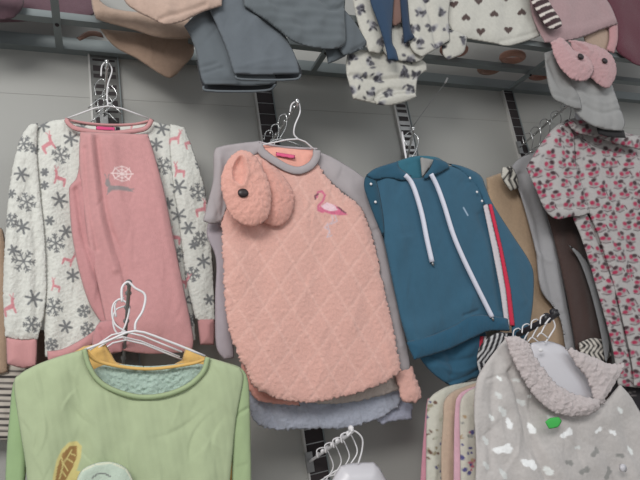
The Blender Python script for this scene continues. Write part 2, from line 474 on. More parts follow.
def foil_print(P):
    r = np.random.RandomState(5)
    spots = [(521, 402, 5, .6), (528, 396, 3, .2), (497, 395, 4, 1.), (501, 411, 6, .9), (508, 423, 6, 1.2), (490, 417, 4, .8), (501, 449, 9, -.1), (525, 463, 9, .4), (500, 473, 6, 1.), (531, 428, 6, 1.1),
             (548, 417, 4, .5), (563, 433, 7, -.5), (596, 430, 4, -.6), (592, 452, 6, -.6), (606, 473, 7, -1.), (618, 455, 4, .3), (565, 462, 5, .3), (580, 470, 6, -.3), (545, 470, 5, 1.), (540, 398, 4, .9), (610, 432, 4, .5), (486, 440, 5, 1.), (630, 450, 5, 1.), (575, 447, 3, 0), (515, 380, 3, .4), (498, 378, 3, 1.), (618, 410, 4, .8), (484, 465, 5, .9)]
    for cx, cy, s, a in spots:
        c, n = math.cos(a), math.sin(a)
        v = [(250, 250, 250), (240, 242, 240), (216, 217, 215)][r.randint(3)]
        if s > 3 and cy > 440 and 545 < cx < 620: v = (150, 148, 145)
        P.ell(cx, cy, s, s * .34, a, v); P.ell(cx + s * .2 * c - s * .2 * n, cy + s * .2 * n + s * .2 * c, s * .6, s * .22, a + .45, v); P.ell(cx - s * .5 * c, cy - s * .5 * n + 1, s * .4, s * .35, a + .8, v)
        P.ell(cx + s * .3 * c, cy + s * .3 * n - s * .25, s * .5, s * .28, a - .6, v)
        P.ell(cx + s * .5 * c, cy + s * .5 * n + .8, s * .35, s * .4, a - .9, v)

# ================================================================== SNOWFLAKE PYJAMA SET (left)
CREAM = (214, 213, 206); ROSE = (200, 146, 146)
t = thing('pyjama_shirt', 'white fleece pyjama top with grey snowflakes and pink reindeer, pink cuffs', 'pyjama top', W(108, 128, .15))
sheet('back_panel', [(64, 121), (110, 125), (151, 121), (152, 150), (110, 154), (64, 150)], .128, SOFT, t, CREAM, lambda P: (star(P, 82, 128, 5, .3), deer(P, 128, 131, 5)), th=.006, res=1.2)
body = [(66, 119), (50, 121), (36, 127), (34, 160), (38, 200), (41, 260), (44, 320), (45, 357), (60, 357), (80, 348), (100, 340), (150, 344), (196, 340), (192, 300), (184, 240), (178, 190), (174, 150), (176, 127), (152, 121), (146, 131), (110, 136), (78, 131)]
sheet('body', body, .145, SOFT, t, CREAM, snow_print, th=.018, fuzz=.0010, res=1.0, edge=.6, wr=[(40, 90, .003)], folds=[([(50, 200), (55, 270), (52, 340)], .006, 8), ([(165, 150), (172, 220), (185, 300)], .006, 7)])
sheet('sleeve', [(38, 123), (27, 127), (17, 148), (9, 190), (5, 240), (3, 290), (5, 337), (22, 340), (38, 339), (46, 300), (45, 240), (40, 190), (37, 150)], .16, SOFT, t, CREAM, snow_print, th=.022, pr=6, fuzz=.0010, res=1.0, edge=.6, seed=4,
      folds=[([(30, 180), (35, 240), (36, 330)], -.004, 3), ([(20, 160), (14, 230), (16, 320)], .006, 6)])
sheet('sleeve', [(170, 124), (184, 127), (193, 150), (205, 190), (211, 240), (214, 290), (215, 320), (205, 322), (195, 319), (186, 280), (180, 230), (174, 190), (170, 150)], .16, SOFT, t, CREAM, snow_print, th=.022, pr=6, fuzz=.0010, res=1.0, edge=.6, seed=8)
for pl in ([(6, 337), (22, 339), (37, 337), (37, 352), (36, 366), (22, 368), (7, 364)], [(197, 317), (215, 318), (215, 332), (214, 345), (200, 345)]):
    sheet('cuff', pl, .157, KNIT, t, ROSE, th=.016, pr=5, fn=lambda x, y, d: .0008 * np.sin(x * 2.2) * (d > 1))
sheet('hem_band', [(47, 351), (62, 349), (82, 339), (100, 326), (108, 330), (92, 345), (70, 358), (48, 362)], .168, KNIT, t, ROSE, th=.008, pr=4)
band('neck_band', [(66, 119), (70, 125), (80, 129.5), (110, 133), (140, 130), (148, 126), (152, 119)], 5, .172, KNIT, t, ROSE)
m = MB(); pxtube(m, [(65, 119, .14), (85, 123, .134), (110, 125, .134), (135, 124, .134), (152, 120, .14)], .004, 6); m.build('neck_band', KNIT, t, col=ROSE)
sheet('size_label', [(96, 126), (115, 127), (115, 131), (96, 130)], .142, KNIT, t, (220, 80, 130), corner=True, th=.002, bth=.001, res=1.2)
sheet('size_label', [(115.5, 127), (120, 127), (120, 132), (115.5, 131)], .142, KNIT, t, (50, 40, 50), corner=True, th=.002, bth=.001, res=1.2)

def trouser_print(P):
    for k in range(8):
        a = k * math.pi / 4; P.line([(122, 174), (122 + 11 * math.cos(a), 174 + 8 * math.sin(a))], .9, (236, 214, 212))
    for rr in (4, 7): P.line([(122 + rr * 1.3 * math.cos(q), 174 + rr * math.sin(q)) for q in np.linspace(0, 6.28, 16)], .8, (236, 214, 212))
    g = (146, 136, 136)
    P.poly([(109, 186), (128, 187), (134, 192), (127, 191), (112, 191), (109, 194), (107, 192)], g); P.poly([(106, 180), (109, 180), (111, 187), (107, 188), (105, 184)], g)
    P.line([(107, 181), (105, 175)], .9, g); P.line([(108, 180), (109, 175)], .9, g)
    P.line([(128, 190), (134, 189)], 1, g); P.line([(110, 191), (107, 195)], 1.2, g)
t = thing('pyjama_trousers', 'plain dusty pink pyjama trousers folded over the front of the snowflake top', 'pyjama trousers', W(112, 134, .2))
sheet('front_leg', [(80, 132), (113, 133), (148, 134), (156, 160), (165, 195), (173, 235), (183, 285), (193, 335), (192, 352), (150, 354), (116, 350), (108, 330), (99, 290), (88, 240), (82, 190), (79, 160)], .196, SOFT, t, ROSE, trouser_print, th=.016, res=1.15,
      folds=[([(97, 140), (101, 175), (108, 220), (122, 262), (128, 300)], -.009, 3), ([(90, 138), (94, 180), (101, 225), (115, 270)], .008, 4), ([(85, 150), (88, 200), (97, 250)], -.006, 2.5), ([(112, 140), (118, 200), (134, 262)], .004, 6), ([(150, 150), (165, 230), (182, 320)], .003, 6)], wr=[(30, 120, .002)])
sheet('rear_leg', [(81, 150), (77, 176), (70, 186), (69, 195), (72, 235), (80, 275), (90, 305), (105, 328), (96, 345), (112, 352), (124, 345), (112, 290), (100, 240), (92, 190)], .188, SOFT, t, (196, 140, 141), th=.012, res=1.5,
      folds=[([(76, 190), (84, 240), (100, 290), (112, 330)], -.007, 2.5), ([(72, 188), (80, 182)], .004, 3)])
sheet('rear_hem', [(100, 322), (114, 320), (124, 334), (122, 352), (104, 354), (92, 346), (93, 334)], .206, SOFT, t, (192, 136, 138), th=.014, folds=[([(100, 330), (108, 350)], -.006, 2)])

# behind, at the left edge
o = sheet('brown_garment', [(18, 330), (60, 330), (62, 392), (20, 392)], .06, SOFT, None, (92, 74, 66)); tag(o, 'dark brown garment just showing under the snowflake top', 'garment')
o = sheet('beige_garment', [(-40, 222), (-4, 226), (5, 240), (8, 300), (8, 372), (-10, 376), (-42, 376)], .10, SOFT, None, (176, 150, 128)); tag(o, 'beige garment edge at the far left of the wall', 'garment')
def stripes(P):
    for k in range(20): P.line([(-60, 370 + k * 6), (60, 372 + k * 6)], 2.2, (48, 44, 46))
o = sheet('striped_garment', [(-40, 372), (26, 362), (30, 420), (24, 440), (-40, 440)], .085, KNIT, None, (190, 182, 172), stripes); tag(o, 'black and white striped garment peeking out left of the green top', 'garment')

# ================================================================== GREEN TOP (front left)
GREEN = (172, 184, 148)
arm('silver display hook holding the green top hangers', (121, 392, .012), (129, 288, .40), 7, CHROMED, .0045)
t = thing('yellow_shirt', 'yellow top seen inside the neck of the green top', 'top', W(145, 345, .37))
sheet('body', [(84, 346), (105, 343), (116, 362), (130, 366), (170, 366), (182, 360), (186, 346), (206, 356), (236, 372), (236, 500), (40, 500), (40, 372)], .335, SOFT, t, (222, 180, 108), th=.016, corner=True, res=2,
      folds=[([(105, 344), (110, 366)], -.006, 3), ([(186, 346), (180, 364)], -.006, 3)])
t = thing('mint_fleece_jumper', 'pale mint fluffy fleece top inside the green neckline', 'top', W(150, 365, .38))
sheet('body', [(92, 370), (110, 364), (150, 366), (190, 363), (212, 366), (216, 500), (80, 500)], .36, FLEECE, t, (176, 196, 184), th=.016, fuzz=.0024, res=1.3)
def green_print(P):
    y1 = (206, 192, 128); br = (150, 116, 72)
    P.poly([(52, 490), (54, 474), (57, 460), (62, 449), (69, 442), (77, 441), (82, 446), (81, 457), (77, 470), (90, 474), (84, 490)], y1, 1.); P.poly([(56, 480), (58, 466), (63, 453), (70, 446), (77, 446), (77, 456), (72, 469), (66, 480)], br)
    for l in ([(60, 478), (64, 462), (72, 450)], [(64, 464), (68, 470)], [(67, 458), (73, 462)], [(62, 470), (66, 476)], [(70, 453), (75, 455)], [(63, 463), (62, 457)]): P.line(l, 1.2, y1)
green_body = [(85, 349), (60, 356), (38, 364), (20, 374), (14, 385), (20, 430), (26, 470), (28, 520), (226, 520), (232, 460), (236, 420), (243, 380), (240, 368), (225, 362), (207, 357), (204, 372), (188, 386), (165, 395), (140, 397), (115, 391), (97, 380), (88, 366)]
t = thing('green_sweatshirt', 'pale green long sleeved sweatshirt with a yellow ear applique on the chest', 'sweatshirt', W(145, 350, .42))
sheet('body', green_body, .41, KNIT, t, GREEN, green_print, th=.03, pr=10, res=1.3, wr=[(60, 120, .002)],
      folds=[([(60, 380), (52, 420), (50, 480)], .008, 16), ([(205, 385), (205, 430), (200, 480)], .006, 14), ([(150, 405), (140, 440), (120, 480)], .002, 14), ([(96, 395), (82, 430)], .003, 9)])
sheet('sleeve', [(38, 366), (22, 373), (13, 384), (9, 420), (6, 460), (4, 520), (22, 520), (27, 460), (30, 420), (34, 395)], .40, KNIT, t, (150, 174, 128), th=.026, pr=6, res=1.6, seed=3)
sheet('sleeve', [(226, 362), (241, 368), (248, 380), (250, 410), (251, 460), (252, 520), (232, 520), (232, 460), (232, 430), (235, 400), (232, 380)], .40, KNIT, t, (160, 178, 136), th=.026, pr=6, res=1.6, seed=5,
      folds=[([(234, 416), (248, 408)], -.004, 1.6)])
band('neck_band', [(84, 349), (89, 366), (99, 381), (116, 391), (140, 397), (165, 395), (188, 386), (203, 372), (208, 357)], 5.5, .422, KNIT, t, (160, 176, 136))
m = MB(); pxtube(m, [(84, 349, .40), (100, 362, .385), (145, 369, .38), (190, 364, .385), (208, 358, .40)], .004, 6); m.build('neck_seam', KNIT, t, col=(222, 180, 108))
sheet('face_patch', [(72, 500), (76, 482), (82, 470), (96, 463), (112, 462), (126, 468), (133, 480), (138, 500)], .441, SOFT, t, (186, 200, 184), lambda P: (P.line([(92, 478), (97, 474), (104, 473), (110, 476)], 1.3, (110, 110, 110)), P.line([(76, 482), (82, 471), (96, 464), (112, 463), (126, 469), (133, 481)], 1.4, (216, 214, 190))), th=.006, bth=.003)
g = 'white hangers in front of the pink trousers'
hanger('white hanger carrying the green sweatshirt, hooked on the end of the silver hook', [(122, 302, .42), (122, 288, .42), (128, 282, .42), (135, 288, .42), (145, 295, .42), (143, 310, .42), (136, 322, .42), (135, 330, .42)],
       [(84, 350, .405), (110, 340, .41), (135, 331, .42), (165, 340, .415), (205, 356, .405)], WHITEP, .0028, g)
for k, (dx, dy, dp) in enumerate([(-6, 6, .37), (-8, 11, .34), (-5, 14, .31)]):
    hanger(['white hanger second from the front on the silver hook', 'white hanger third from the front on the silver hook', 'rearmost white hanger on the silver hook'][k],
           [(124 + dx, 306 + dy, dp), (123 + dx, 294 + dy, dp), (128 + dx, 288 + dy, dp), (137 + dx, 296 + dy, dp), (134 + dx, 312 + dy, dp), (128 + dx, 325 + dy, dp)] if k % 2 else
           [(130 + dx, 292 + dy, dp), (121 + dx, 296 + dy, dp), (118 + dx, 306 + dy, dp), (121 + dx, 318 + dy, dp), (132 + dx, 326 + dy, dp)],
           [(96 + dx, 344 + dy, dp), (131 + dx, 326 + dy, dp), (188 + dx, 346 + dy, dp)], WHITEP, .0022, g)
# hook and hangers for the snowflake set
arm('chrome display hook at the top of the snowflake pyjama upright', (104, 118, .012), (107, 66, .17), 4, CHROME, .004)
g = 'wire hangers above the snowflake top'
hanger('white wire hanger carrying the snowflake pyjama top', [(101, 76, .16), (102, 66, .16), (107, 62, .16), (112, 70, .16), (108, 84, .16), (107, 96, .16), (108, 106, .16)], [(68, 118, .147), (108, 106, .16), (148, 118, .147)], WHITEP, .0022, g)
for k, (dx, dy, dp) in enumerate([(-4, 16, .12), (4, 22, .10), (-1, 30, .07)]):
    hanger(['chrome hanger hook just behind the white wire hanger', 'chrome hanger hook leaning right on the first upright', 'lowest chrome hanger hook on the first upright'][k],
           [(100 + dx, 80 + dy, dp), (99 + dx, 70 + dy, dp), (106 + dx, 63 + dy, dp), (113 + dx, 73 + dy, dp), (106 + dx, 82 + dy, dp)], [(92 + dx, 92 + dy, dp), (106 + dx, 82 + dy, dp), (118 + dx, 92 + dy, dp)], CHROME, .002, g)

# ================================================================== PEACH FLAMINGO SET (centre)
PEACH = (220, 170, 158); GREY = (168, 160, 162); LBLUE = (172, 176, 190)
t = thing('blue_fleece_trousers', 'pale blue fluffy fleece trousers showing under the peach hem', 'trousers', W(330, 392, .2))
sheet('leg', [(250, 380), (330, 370), (400, 372), (401, 395), (399, 407), (375, 420), (346, 428), (312, 429), (270, 429), (254, 420), (249, 402)], .215, FLEECE, t, LBLUE, th=.02, fuzz=.0016, res=1.4, edge=1.6, folds=[([(262, 392), (275, 425)], -.012, 5), ([(330, 405), (370, 400), (398, 395)], -.005, 4), ([(300, 405), (320, 425)], .004, 6)])
sheet('leg', [(376, 408), (400, 400), (412, 404), (412, 419), (395, 421), (381, 425), (374, 418)], .19, FLEECE, t, (170, 172, 190), th=.014, fuzz=.0012, edge=1.2)
o = sheet('cream_fleece', [(300, 395), (340, 380), (396, 366), (401, 376), (400, 390), (375, 397), (354, 402), (320, 404)], .238, FLEECE, None, (190, 176, 168), th=.014, fuzz=.0016, edge=1.2); tag(o, 'beige fluffy fleece corner between the peach hem and the blue fleece', 'garment')
def quilt_d(x, y):
    u = (.80 * (x - 230) + .60 * (y - 160)) / 23.; v = (.86 * (x - 230) - .51 * (y - 160)) / 23.
    return np.abs(u - np.round(u)) * 23, np.abs(v - np.round(v)) * 23
def quilt(P):
    a, b = quilt_d(P.x, P.y); P.blend(.38 * np.exp(-(np.minimum(a, b) / 1.3) ** 2), (236, 192, 180))
def quilt_h(x, y, d):   # stitched diamonds
    a, b = quilt_d(x, y); return -.0009 * np.exp(-(a / 1.8) ** 2) - .0009 * np.exp(-(b / 1.8) ** 2)
def flamingo(P):
    quilt(P)
    pk = (214, 110, 140); lt = (238, 204, 212); dk = (120, 70, 84)
    P.line([(316, 198), (317, 193), (321, 192), (324, 196), (322, 202), (317, 207), (317, 211), (322, 213)], 2.2, pk)
    P.line([(317, 195), (314, 197), (314.5, 200)], 1.8, dk)
    P.poly([(317, 209), (325, 203), (334, 206), (343, 213), (346, 216), (338, 216), (330, 215), (321, 212)], pk); P.poly([(320, 207), (326, 203), (333, 206), (337, 211), (330, 212), (323, 210)], lt)
    P.line([(337, 208), (344, 214)], 1.6, dk)
    for l in ([(331, 216), (332, 222), (327, 226), (329, 234)], [(334, 216), (336, 222), (330, 225)], [(327, 224), (324, 228), (329, 231), (326, 238), (331, 236)]): P.line(l, .9, (206, 190, 200))
t = thing('flamingo_pyjama_shirt', 'peach quilted fleece top with pink flamingo and grey raglan sleeves', 'pyjama top', W(290, 150, .27))
sheet('back_panel', [(259, 142), (290, 148), (317, 149), (318, 178), (290, 182), (258, 165)], .262, SOFT, t, (236, 170, 154), th=.006)
pb = [(238, 152), (226, 170), (221, 200), (222, 240), (224, 290), (229, 330), (238, 355), (246, 371), (254, 386), (268, 395), (286, 401), (318, 402), (351, 395), (384, 383), (401, 371), (397, 345), (387, 300), (377, 255), (369, 226), (362, 209), (352, 199), (340, 190), (328, 178), (318, 164), (300, 171), (284, 165), (268, 152), (254, 146)]
sheet('body', pb, .275, FLEECE, t, PEACH, flamingo, th=.032, pr=9, fuzz=.0007, res=1.0, edge=1.8, seed=21, fn=quilt_h, slope=(0, .012),
      folds=[([(240, 260), (245, 330), (262, 385)], .006, 12), ([(375, 300), (388, 360)], .006, 8), ([(300, 220), (306, 300), (320, 380)], .003, 18)])
sheet('sleeve', [(259, 141), (240, 143), (222, 146), (214, 152), (213, 180), (207, 205), (203, 221), (212, 224), (222, 221), (230, 200), (238, 175), (250, 158), (266, 151)], .288, KNIT, t, GREY, th=.022, pr=5, res=1.3, folds=[([(218, 160), (219, 195), (212, 218)], .006, 4), ([(226, 170), (222, 215)], -.005, 2)])
sheet('lower_sleeve', [(208, 222), (222, 222), (228, 250), (232, 300), (234, 358), (224, 360), (216, 345), (215, 300), (216, 260), (207, 236)], .245, KNIT, t, (168, 158, 164), th=.016, pr=5)
sheet('sleeve', [(314, 150), (330, 156), (346, 165), (362, 176), (374, 188), (382, 210), (386, 236), (393, 275), (402, 320), (410, 364), (404, 372), (396, 366), (392, 340), (384, 300), (375, 258), (369, 228), (360, 208), (344, 194), (328, 180), (318, 166)], .27, KNIT, t, GREY, th=.024, pr=6, res=1.3, folds=[([(376, 215), (386, 270), (400, 345)], .005, 4), ([(371, 232), (383, 228)], -.006, 2.4)])
sheet('cuff', [(398, 362), (412, 366), (420, 388), (421, 397), (416, 403), (402, 402), (398, 385), (394, 370)], .262, FLEECE, t, PEACH, th=.02, pr=5, fuzz=.0015, edge=1.4)
band('neck_band', [(258, 144), (263, 153), (273, 160), (287, 168), (299, 170.5), (310, 166), (316, 158), (317, 150)], 8, .291, KNIT, t, GREY)
m = MB(); pxtube(m, [(258, 142, .268), (275, 146, .264), (295, 148, .264), (317, 149, .268)], .004, 6); m.build('neck_band', KNIT, t, col=(190, 180, 184))
sheet('size_label', [(276, 152), (295, 155), (295, 159), (276, 156)], .278, KNIT, t, (226, 96, 136), corner=True, th=.002, bth=.001, res=1.2)
o = sheet('peach_fleece_layer', [(240, 360), (252, 372), (262, 388), (300, 396), (300, 406), (262, 402), (250, 392), (243, 378)], .25, FLEECE, None, (226, 160, 148), th=.012, fuzz=.001, edge=1.); tag(o, 'peach fleece layer under the left hem of the flamingo top', 'garment')
# slippers hung over the left shoulder
def slipper(label, outl, opening, btn, dep, col, group, ro=.0):
    cx = sum(p[0] for p in outl) / len(outl); cy = min(p[1] for p in outl)
    t = thing('slipper', label, 'slipper', W(cx, cy, dep), group)
    fo = []
    if opening:
        op = catmull(opening, 4, True)
        def fn(x, y, d):
            i = inside(x, y, op); dd = poly_d(x, y, op, True); return np.where(i, -.018 * (1 - np.exp(-dd / 2.)), 0) + .004 * np.exp(-(dd / 2.4) ** 2)
    else: fn = None
    sheet('upper', outl, dep, FLEECE, t, col, th=.034, bth=.01, puffy=.024, auto=.3, pr=8, fuzz=.0015, res=1.1, edge=.8, fn=fn)
    m = MB(); c = W(btn[0], btn[1], dep); c.y -= .024; m.ball(c, btn[2], .006, btn[2] * .85); m.build('button', BUTTON, t)
    return t
slipper('peach fleece slipper with dark button, hanging right behind the other on the flamingo top', [(262, 158), (276, 168), (288, 182), (294, 196), (292, 213), (284, 224), (273, 226), (262, 218), (258, 190)], None, (266, 214, .003), .312, (218, 160, 147), None)
slipper('peach fleece slipper with dark button and open foot hole, left on the flamingo top', [(243, 150), (232, 155), (223, 169), (221, 186), (226, 206), (234, 219), (248, 226), (262, 223), (270, 212), (271, 192), (265, 172), (255, 156)], [(238, 158), (231, 170), (232, 183), (241, 188), (245, 176), (243, 161)], (241, 196, .0155), .35, (224, 166, 152), None)
arm('chrome display hook above the peach flamingo top', (265, 152, .012), (297, 105, .33), 6, CHROME, .0042)
g = 'wire hangers above the flamingo top'
hanger('white wire hanger carrying the flamingo top', [(290, 112, .315), (292, 104, .315), (298, 102, .315), (300, 112, .315), (295, 125, .31), (294, 134, .30), (298, 139, .295)], [(262, 145, .275), (298, 139, .295), (316, 151, .28)], WHITEP, .0024, g)
for k, (dx, dy, dp) in enumerate([(-12, 12, .26), (-20, 22, .2), (-26, 28, .14)]):
    hanger(['chrome hanger hook second from the front above the flamingo top', 'chrome hanger hook third from the front above the flamingo top', 'chrome hanger hook nearest the wall above the flamingo top'][k],
           [(290 + dx, 112 + dy, dp), (292 + dx, 104 + dy, dp), (298 + dx, 103 + dy, dp), (298 + dx, 114 + dy, dp), (292 + dx, 126 + dy, dp)], [(272 + dx * .5, 142 + dy * .2, dp), (292 + dx, 127 + dy, dp), (306 + dx * .3, 144 + dy * .2, dp)], CHROME, .0018, g)

# ================================================================== BLUE HOODIE
BLUE = (56, 94, 116)
t = thing('blue_trousers', 'blue tracksuit trousers hanging below the blue hoodie', 'trousers', W(455, 340, .22))
sheet('leg', [(416, 345), (450, 330), (484, 325), (487, 345), (482, 373), (470, 380), (456, 388), (444, 382), (430, 371), (420, 358)], .275, KNIT, t, (50, 92, 116), th=.02, folds=[([(425, 352), (445, 362), (470, 358)], -.006, 2.5), ([(435, 366), (455, 372), (476, 366)], .005, 3), ([(440, 345), (450, 362), (452, 380)], -.004, 3), ([(428, 360), (450, 375)], -.004, 2), ([(446, 384), (466, 376), (482, 366)], -.005, 1.5)])
sheet('side_stripe', [(480, 336), (484, 336), (482, 352), (478, 352)], .286, KNIT, t, (196, 52, 74), corner=True, th=.003, bth=.002)
sheet('side_stripe', [(484, 336), (487, 336), (485, 352), (482, 352)], .286, KNIT, t, (205, 195, 200), corner=True, th=.003, bth=.002)
t = thing('blue_hoodie', 'blue hooded sweatshirt with long white drawstrings and red and white sleeve stripe', 'hoodie', W(415, 165, .26))
hb = [(372, 172), (369, 185), (376, 210), (384, 242), (393, 285), (402, 325), (410, 350), (430, 346), (452, 340), (475, 330), (505, 322), (512, 318), (508, 290), (500, 250), (490, 215), (482, 180), (470, 172), (448, 166), (428, 176), (412, 178), (392, 172)]
sheet('body', hb, .305, KNIT, t, BLUE, lambda P: P.line([(462, 208), (466, 216)], 1., (170, 190, 210)), th=.032, pr=9, res=1.4, folds=[([(395, 230), (405, 300)], .005, 10), ([(398, 330), (430, 326), (470, 300)], .004, 8), ([(440, 200), (460, 280), (490, 318)], .003, 12), ([(462, 316), (476, 311)], -.006, 1.5), ([(480, 215), (492, 260), (500, 310)], -.006, 3)], wr=[(50, 90, .002)])
sheet('hem_band', [(406, 342), (432, 335), (455, 325), (474, 315), (508, 318), (510, 331), (490, 331), (475, 337), (452, 348), (431, 355), (414, 360)], .317, KNIT, t, (44, 86, 110), th=.018, pr=4, res=1.3, fn=lambda x, y, d: .0006 * np.sin(x * 2.0) * (d > 2))
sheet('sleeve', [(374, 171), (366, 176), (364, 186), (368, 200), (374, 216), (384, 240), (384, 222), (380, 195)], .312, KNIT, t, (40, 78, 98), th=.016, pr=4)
sheet('sleeve', [(446, 163), (462, 166), (480, 175), (486, 188), (493, 204), (512, 234), (530, 262), (534, 280), (532, 312), (526, 342), (512, 340), (511, 322), (506, 290), (498, 250), (488, 215), (478, 190), (462, 172)], .309, KNIT, t, BLUE, th=.03, pr=6, res=1.4, folds=[([(510, 250), (522, 300)], .004, 6)])
sheet('sleeve_stripe', [(483, 205), (488, 204), (499, 250), (506, 290), (510, 326), (505, 326), (500, 290), (492, 248)], .3175, KNIT, t, (205, 196, 200), th=.003, bth=.002, corner=True)
sheet('sleeve_stripe', [(488, 204), (492, 204), (503, 250), (511, 290), (515, 326), (510, 326), (506, 290), (499, 250)], .3175, KNIT, t, (204, 48, 76), th=.003, bth=.002, corner=True)
sheet('hood_back', [(376, 170), (392, 163), (415, 156), (436, 157), (446, 163), (440, 180), (420, 182), (395, 180)], .288, KNIT, t, (50, 104, 122), th=.008)
sheet('hood_lining', [(420, 157), (436, 160), (422, 178)], .302, KNIT, t, (150, 148, 146), corner=True, th=.005)
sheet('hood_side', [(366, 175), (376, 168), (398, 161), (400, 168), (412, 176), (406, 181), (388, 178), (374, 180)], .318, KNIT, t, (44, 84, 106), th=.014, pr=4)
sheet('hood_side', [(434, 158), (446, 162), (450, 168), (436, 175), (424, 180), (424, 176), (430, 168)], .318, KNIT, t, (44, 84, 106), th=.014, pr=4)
for pts in ([(405, 175, .328), (411, 182, .325), (416, 194, .327), (422, 215, .327), (427, 240, .327), (432, 262, .325)], [(431, 174, .328), (437, 186, .325), (444, 205, .327), (453, 234, .327), (463, 258, .327), (476, 285, .327), (485, 303, .325), (492, 317, .325)]):
    m = MB(); pxtube(m, pts, .008, 6, 10); c = m.build('drawstring', WHITEC, t)
    m = MB(); a = W(*pts[-1]); m.tube([a, a + Vector((.002, 0, -.012))], .004, 8, 0); m.build('cord_tip', CHROMED, c)
for px, py in ((371, 184), (375.5, 202), (470, 178), (477, 192), (482, 201)):
    m = MB(); q = W(px, py, .325); m.ball(q, .0045, .003, .0045); m.build('stud', WHITEP, t)
arm('chrome display hook above the blue hoodie', (407, 160, .012), (413, 132, .25), 4, CHROME, .004)
hanger('white wire hanger inside the blue hoodie', [(407, 146, .24), (404, 138, .24), (410, 132, .24), (418, 138, .24), (416, 150, .24), (412, 157, .24)], [(398, 166, .25), (412, 157, .24), (432, 162, .25)], CHROME, .002, 'wire hangers above the blue hoodie')
m = MB(); pxtube(m, [(402, 132, .25), (405, 152, .255), (408, 171, .262)], .0035, 4); o = m.build('price_stick', WHITEP); tag(o, 'white plastic stick standing in the blue hoodie neck', 'stick')
t = thing('wire_rod', 'thin slanting wire with white tip between rack and hoodie upright', 'wire', W(447, 80, .12))
m = MB(); pxtube(m, [(412, 128, .02), (430, 103, .07), (446, 82, .12)], .0014, 3); m.build('wire', CHROMED, t)
m = MB(); pxtube(m, [(445, 83, .12), (447.5, 78, .125)], .004, 0); m.build('tip', WHITEP, t)

# ================================================================== GARMENTS BEHIND ON THE RIGHT
o = sheet('beige_trousers', [(486, 178), (497, 174), (508, 172), (520, 182), (534, 215), (548, 255), (562, 300), (574, 345), (572, 400), (500, 400), (498, 300)], .09, SOFT, None, (176, 150, 124), th=.02, res=2, folds=[([(515, 190), (540, 270), (556, 340)], .004, 6)]); tag(o, 'long beige trousers hanging behind the right sleeve of the hoodie', 'trousers')
t = thing('grey_satin_robe', 'shiny grey robe edge between the beige and the brown garments', 'robe', W(525, 165, .13))
sheet('body', [(510, 168), (520, 158), (535, 152), (548, 160), (552, 200), (558, 240), (565, 290), (575, 345), (578, 380), (568, 380), (561, 320), (541, 290), (535, 249), (522, 200), (514, 180)], .13, SATIN, t, (158, 156, 158), th=.02, pr=6, res=1.5, folds=[([(520, 175), (536, 220), (548, 280), (566, 340)], -.012, 3), ([(528, 170), (545, 230), (560, 310)], .006, 3), ([(536, 254), (548, 262)], .008, 3)])
def zebra(P):
    for k in range(-4, 14): P.line([(495 + k * 5, 160), (499 + k * 5 - (k % 2) * 3, 172), (493 + k * 5, 180), (500 + k * 5, 194)], 2.2, (40, 36, 36))
sheet('cuff', [(503, 167), (512, 166), (517, 176), (519, 188), (511, 191), (504, 182), (501, 174)], .155, KNIT, t, (205, 200, 190), zebra, th=.016, pr=4)
t = thing('brown_trousers', 'dark brown trousers hanging left of the floral nightdress', 'trousers', W(560, 210, .12))
sheet('leg', [(544, 205), (560, 198), (580, 200), (584, 240), (590, 275), (600, 312), (611, 350), (612, 400), (582, 400), (575, 345), (565, 289), (554, 240)], .155, SOFT, t, (74, 56, 52), th=.02, res=2, folds=[([(570, 230), (588, 330)], .004, 4)])
def zeb2(P):
    for k in range(-3, 12): P.line([(570 + k * 5, 338), (576 + k * 5, 346), (570 + k * 5, 353), (577 + k * 5, 364)], 2.0, (222, 214, 204))
sheet('cuff', [(578, 343), (592, 338), (606, 340), (612, 356), (600, 362), (582, 360)], .185, KNIT, t, (40, 36, 36), zeb2, th=.014, pr=4)
o = sheet('grey_trousers_leg', [(568, 244), (582, 255), (594, 276), (603, 312), (610, 345), (606, 366), (600, 330), (590, 290), (580, 262)], .195, SOFT, None, (140, 140, 142), th=.012, pr=4); tag(o, 'narrow grey trouser leg in front of the dark brown trousers', 'trousers')

# ================================================================== FLORAL NIGHTDRESS
WH = (180, 175, 173)
t = thing('floral_nightdress', 'white nightdress covered in small magenta and black flowers', 'nightdress', W(590, 122, .25))
db = [(567, 120), (577, 118), (592, 121), (606, 126), (626, 133), (660, 140), (700, 155), (705, 385), (650, 388), (618, 386), (614, 356), (606, 322), (597, 290), (589, 262), (580, 235), (572, 215), (566, 185), (560, 150)]
sheet('body', db, .235, SOFT, t, WH, floral_print, th=.03, pr=8, res=1.1, folds=[([(572, 178), (590, 216), (606, 262), (620, 305), (634, 372)], -.012, 2.4), ([(585, 150), (604, 152), (640, 156)], -.006, 2.2), ([(580, 190), (598, 230), (612, 290)], .006, 5), ([(600, 200), (625, 280), (640, 350)], .005, 7)], wr=[(20, 60, .002)])
sheet('sleeve', [(568, 119), (556, 126), (545, 138), (533, 156), (526, 168), (536, 190), (545, 210), (556, 219), (570, 217), (582, 216), (590, 213), (584, 190), (576, 165), (574, 135)], .262, SOFT, t, WH, floral_print, th=.03, pr=7, res=1.1, seed=9, folds=[([(555, 140), (558, 175), (566, 212)], .006, 6), ([(545, 160), (552, 200)], -.006, 4), ([(549, 207), (570, 208), (588, 204)], -.005, 1.8)])
sheet('collar', [(566, 120), (592, 120), (610, 126), (640, 138), (640, 150), (612, 142), (592, 136), (575, 132)], .285, SOFT, t, WH, floral_print, th=.012, pr=4, res=1.1)
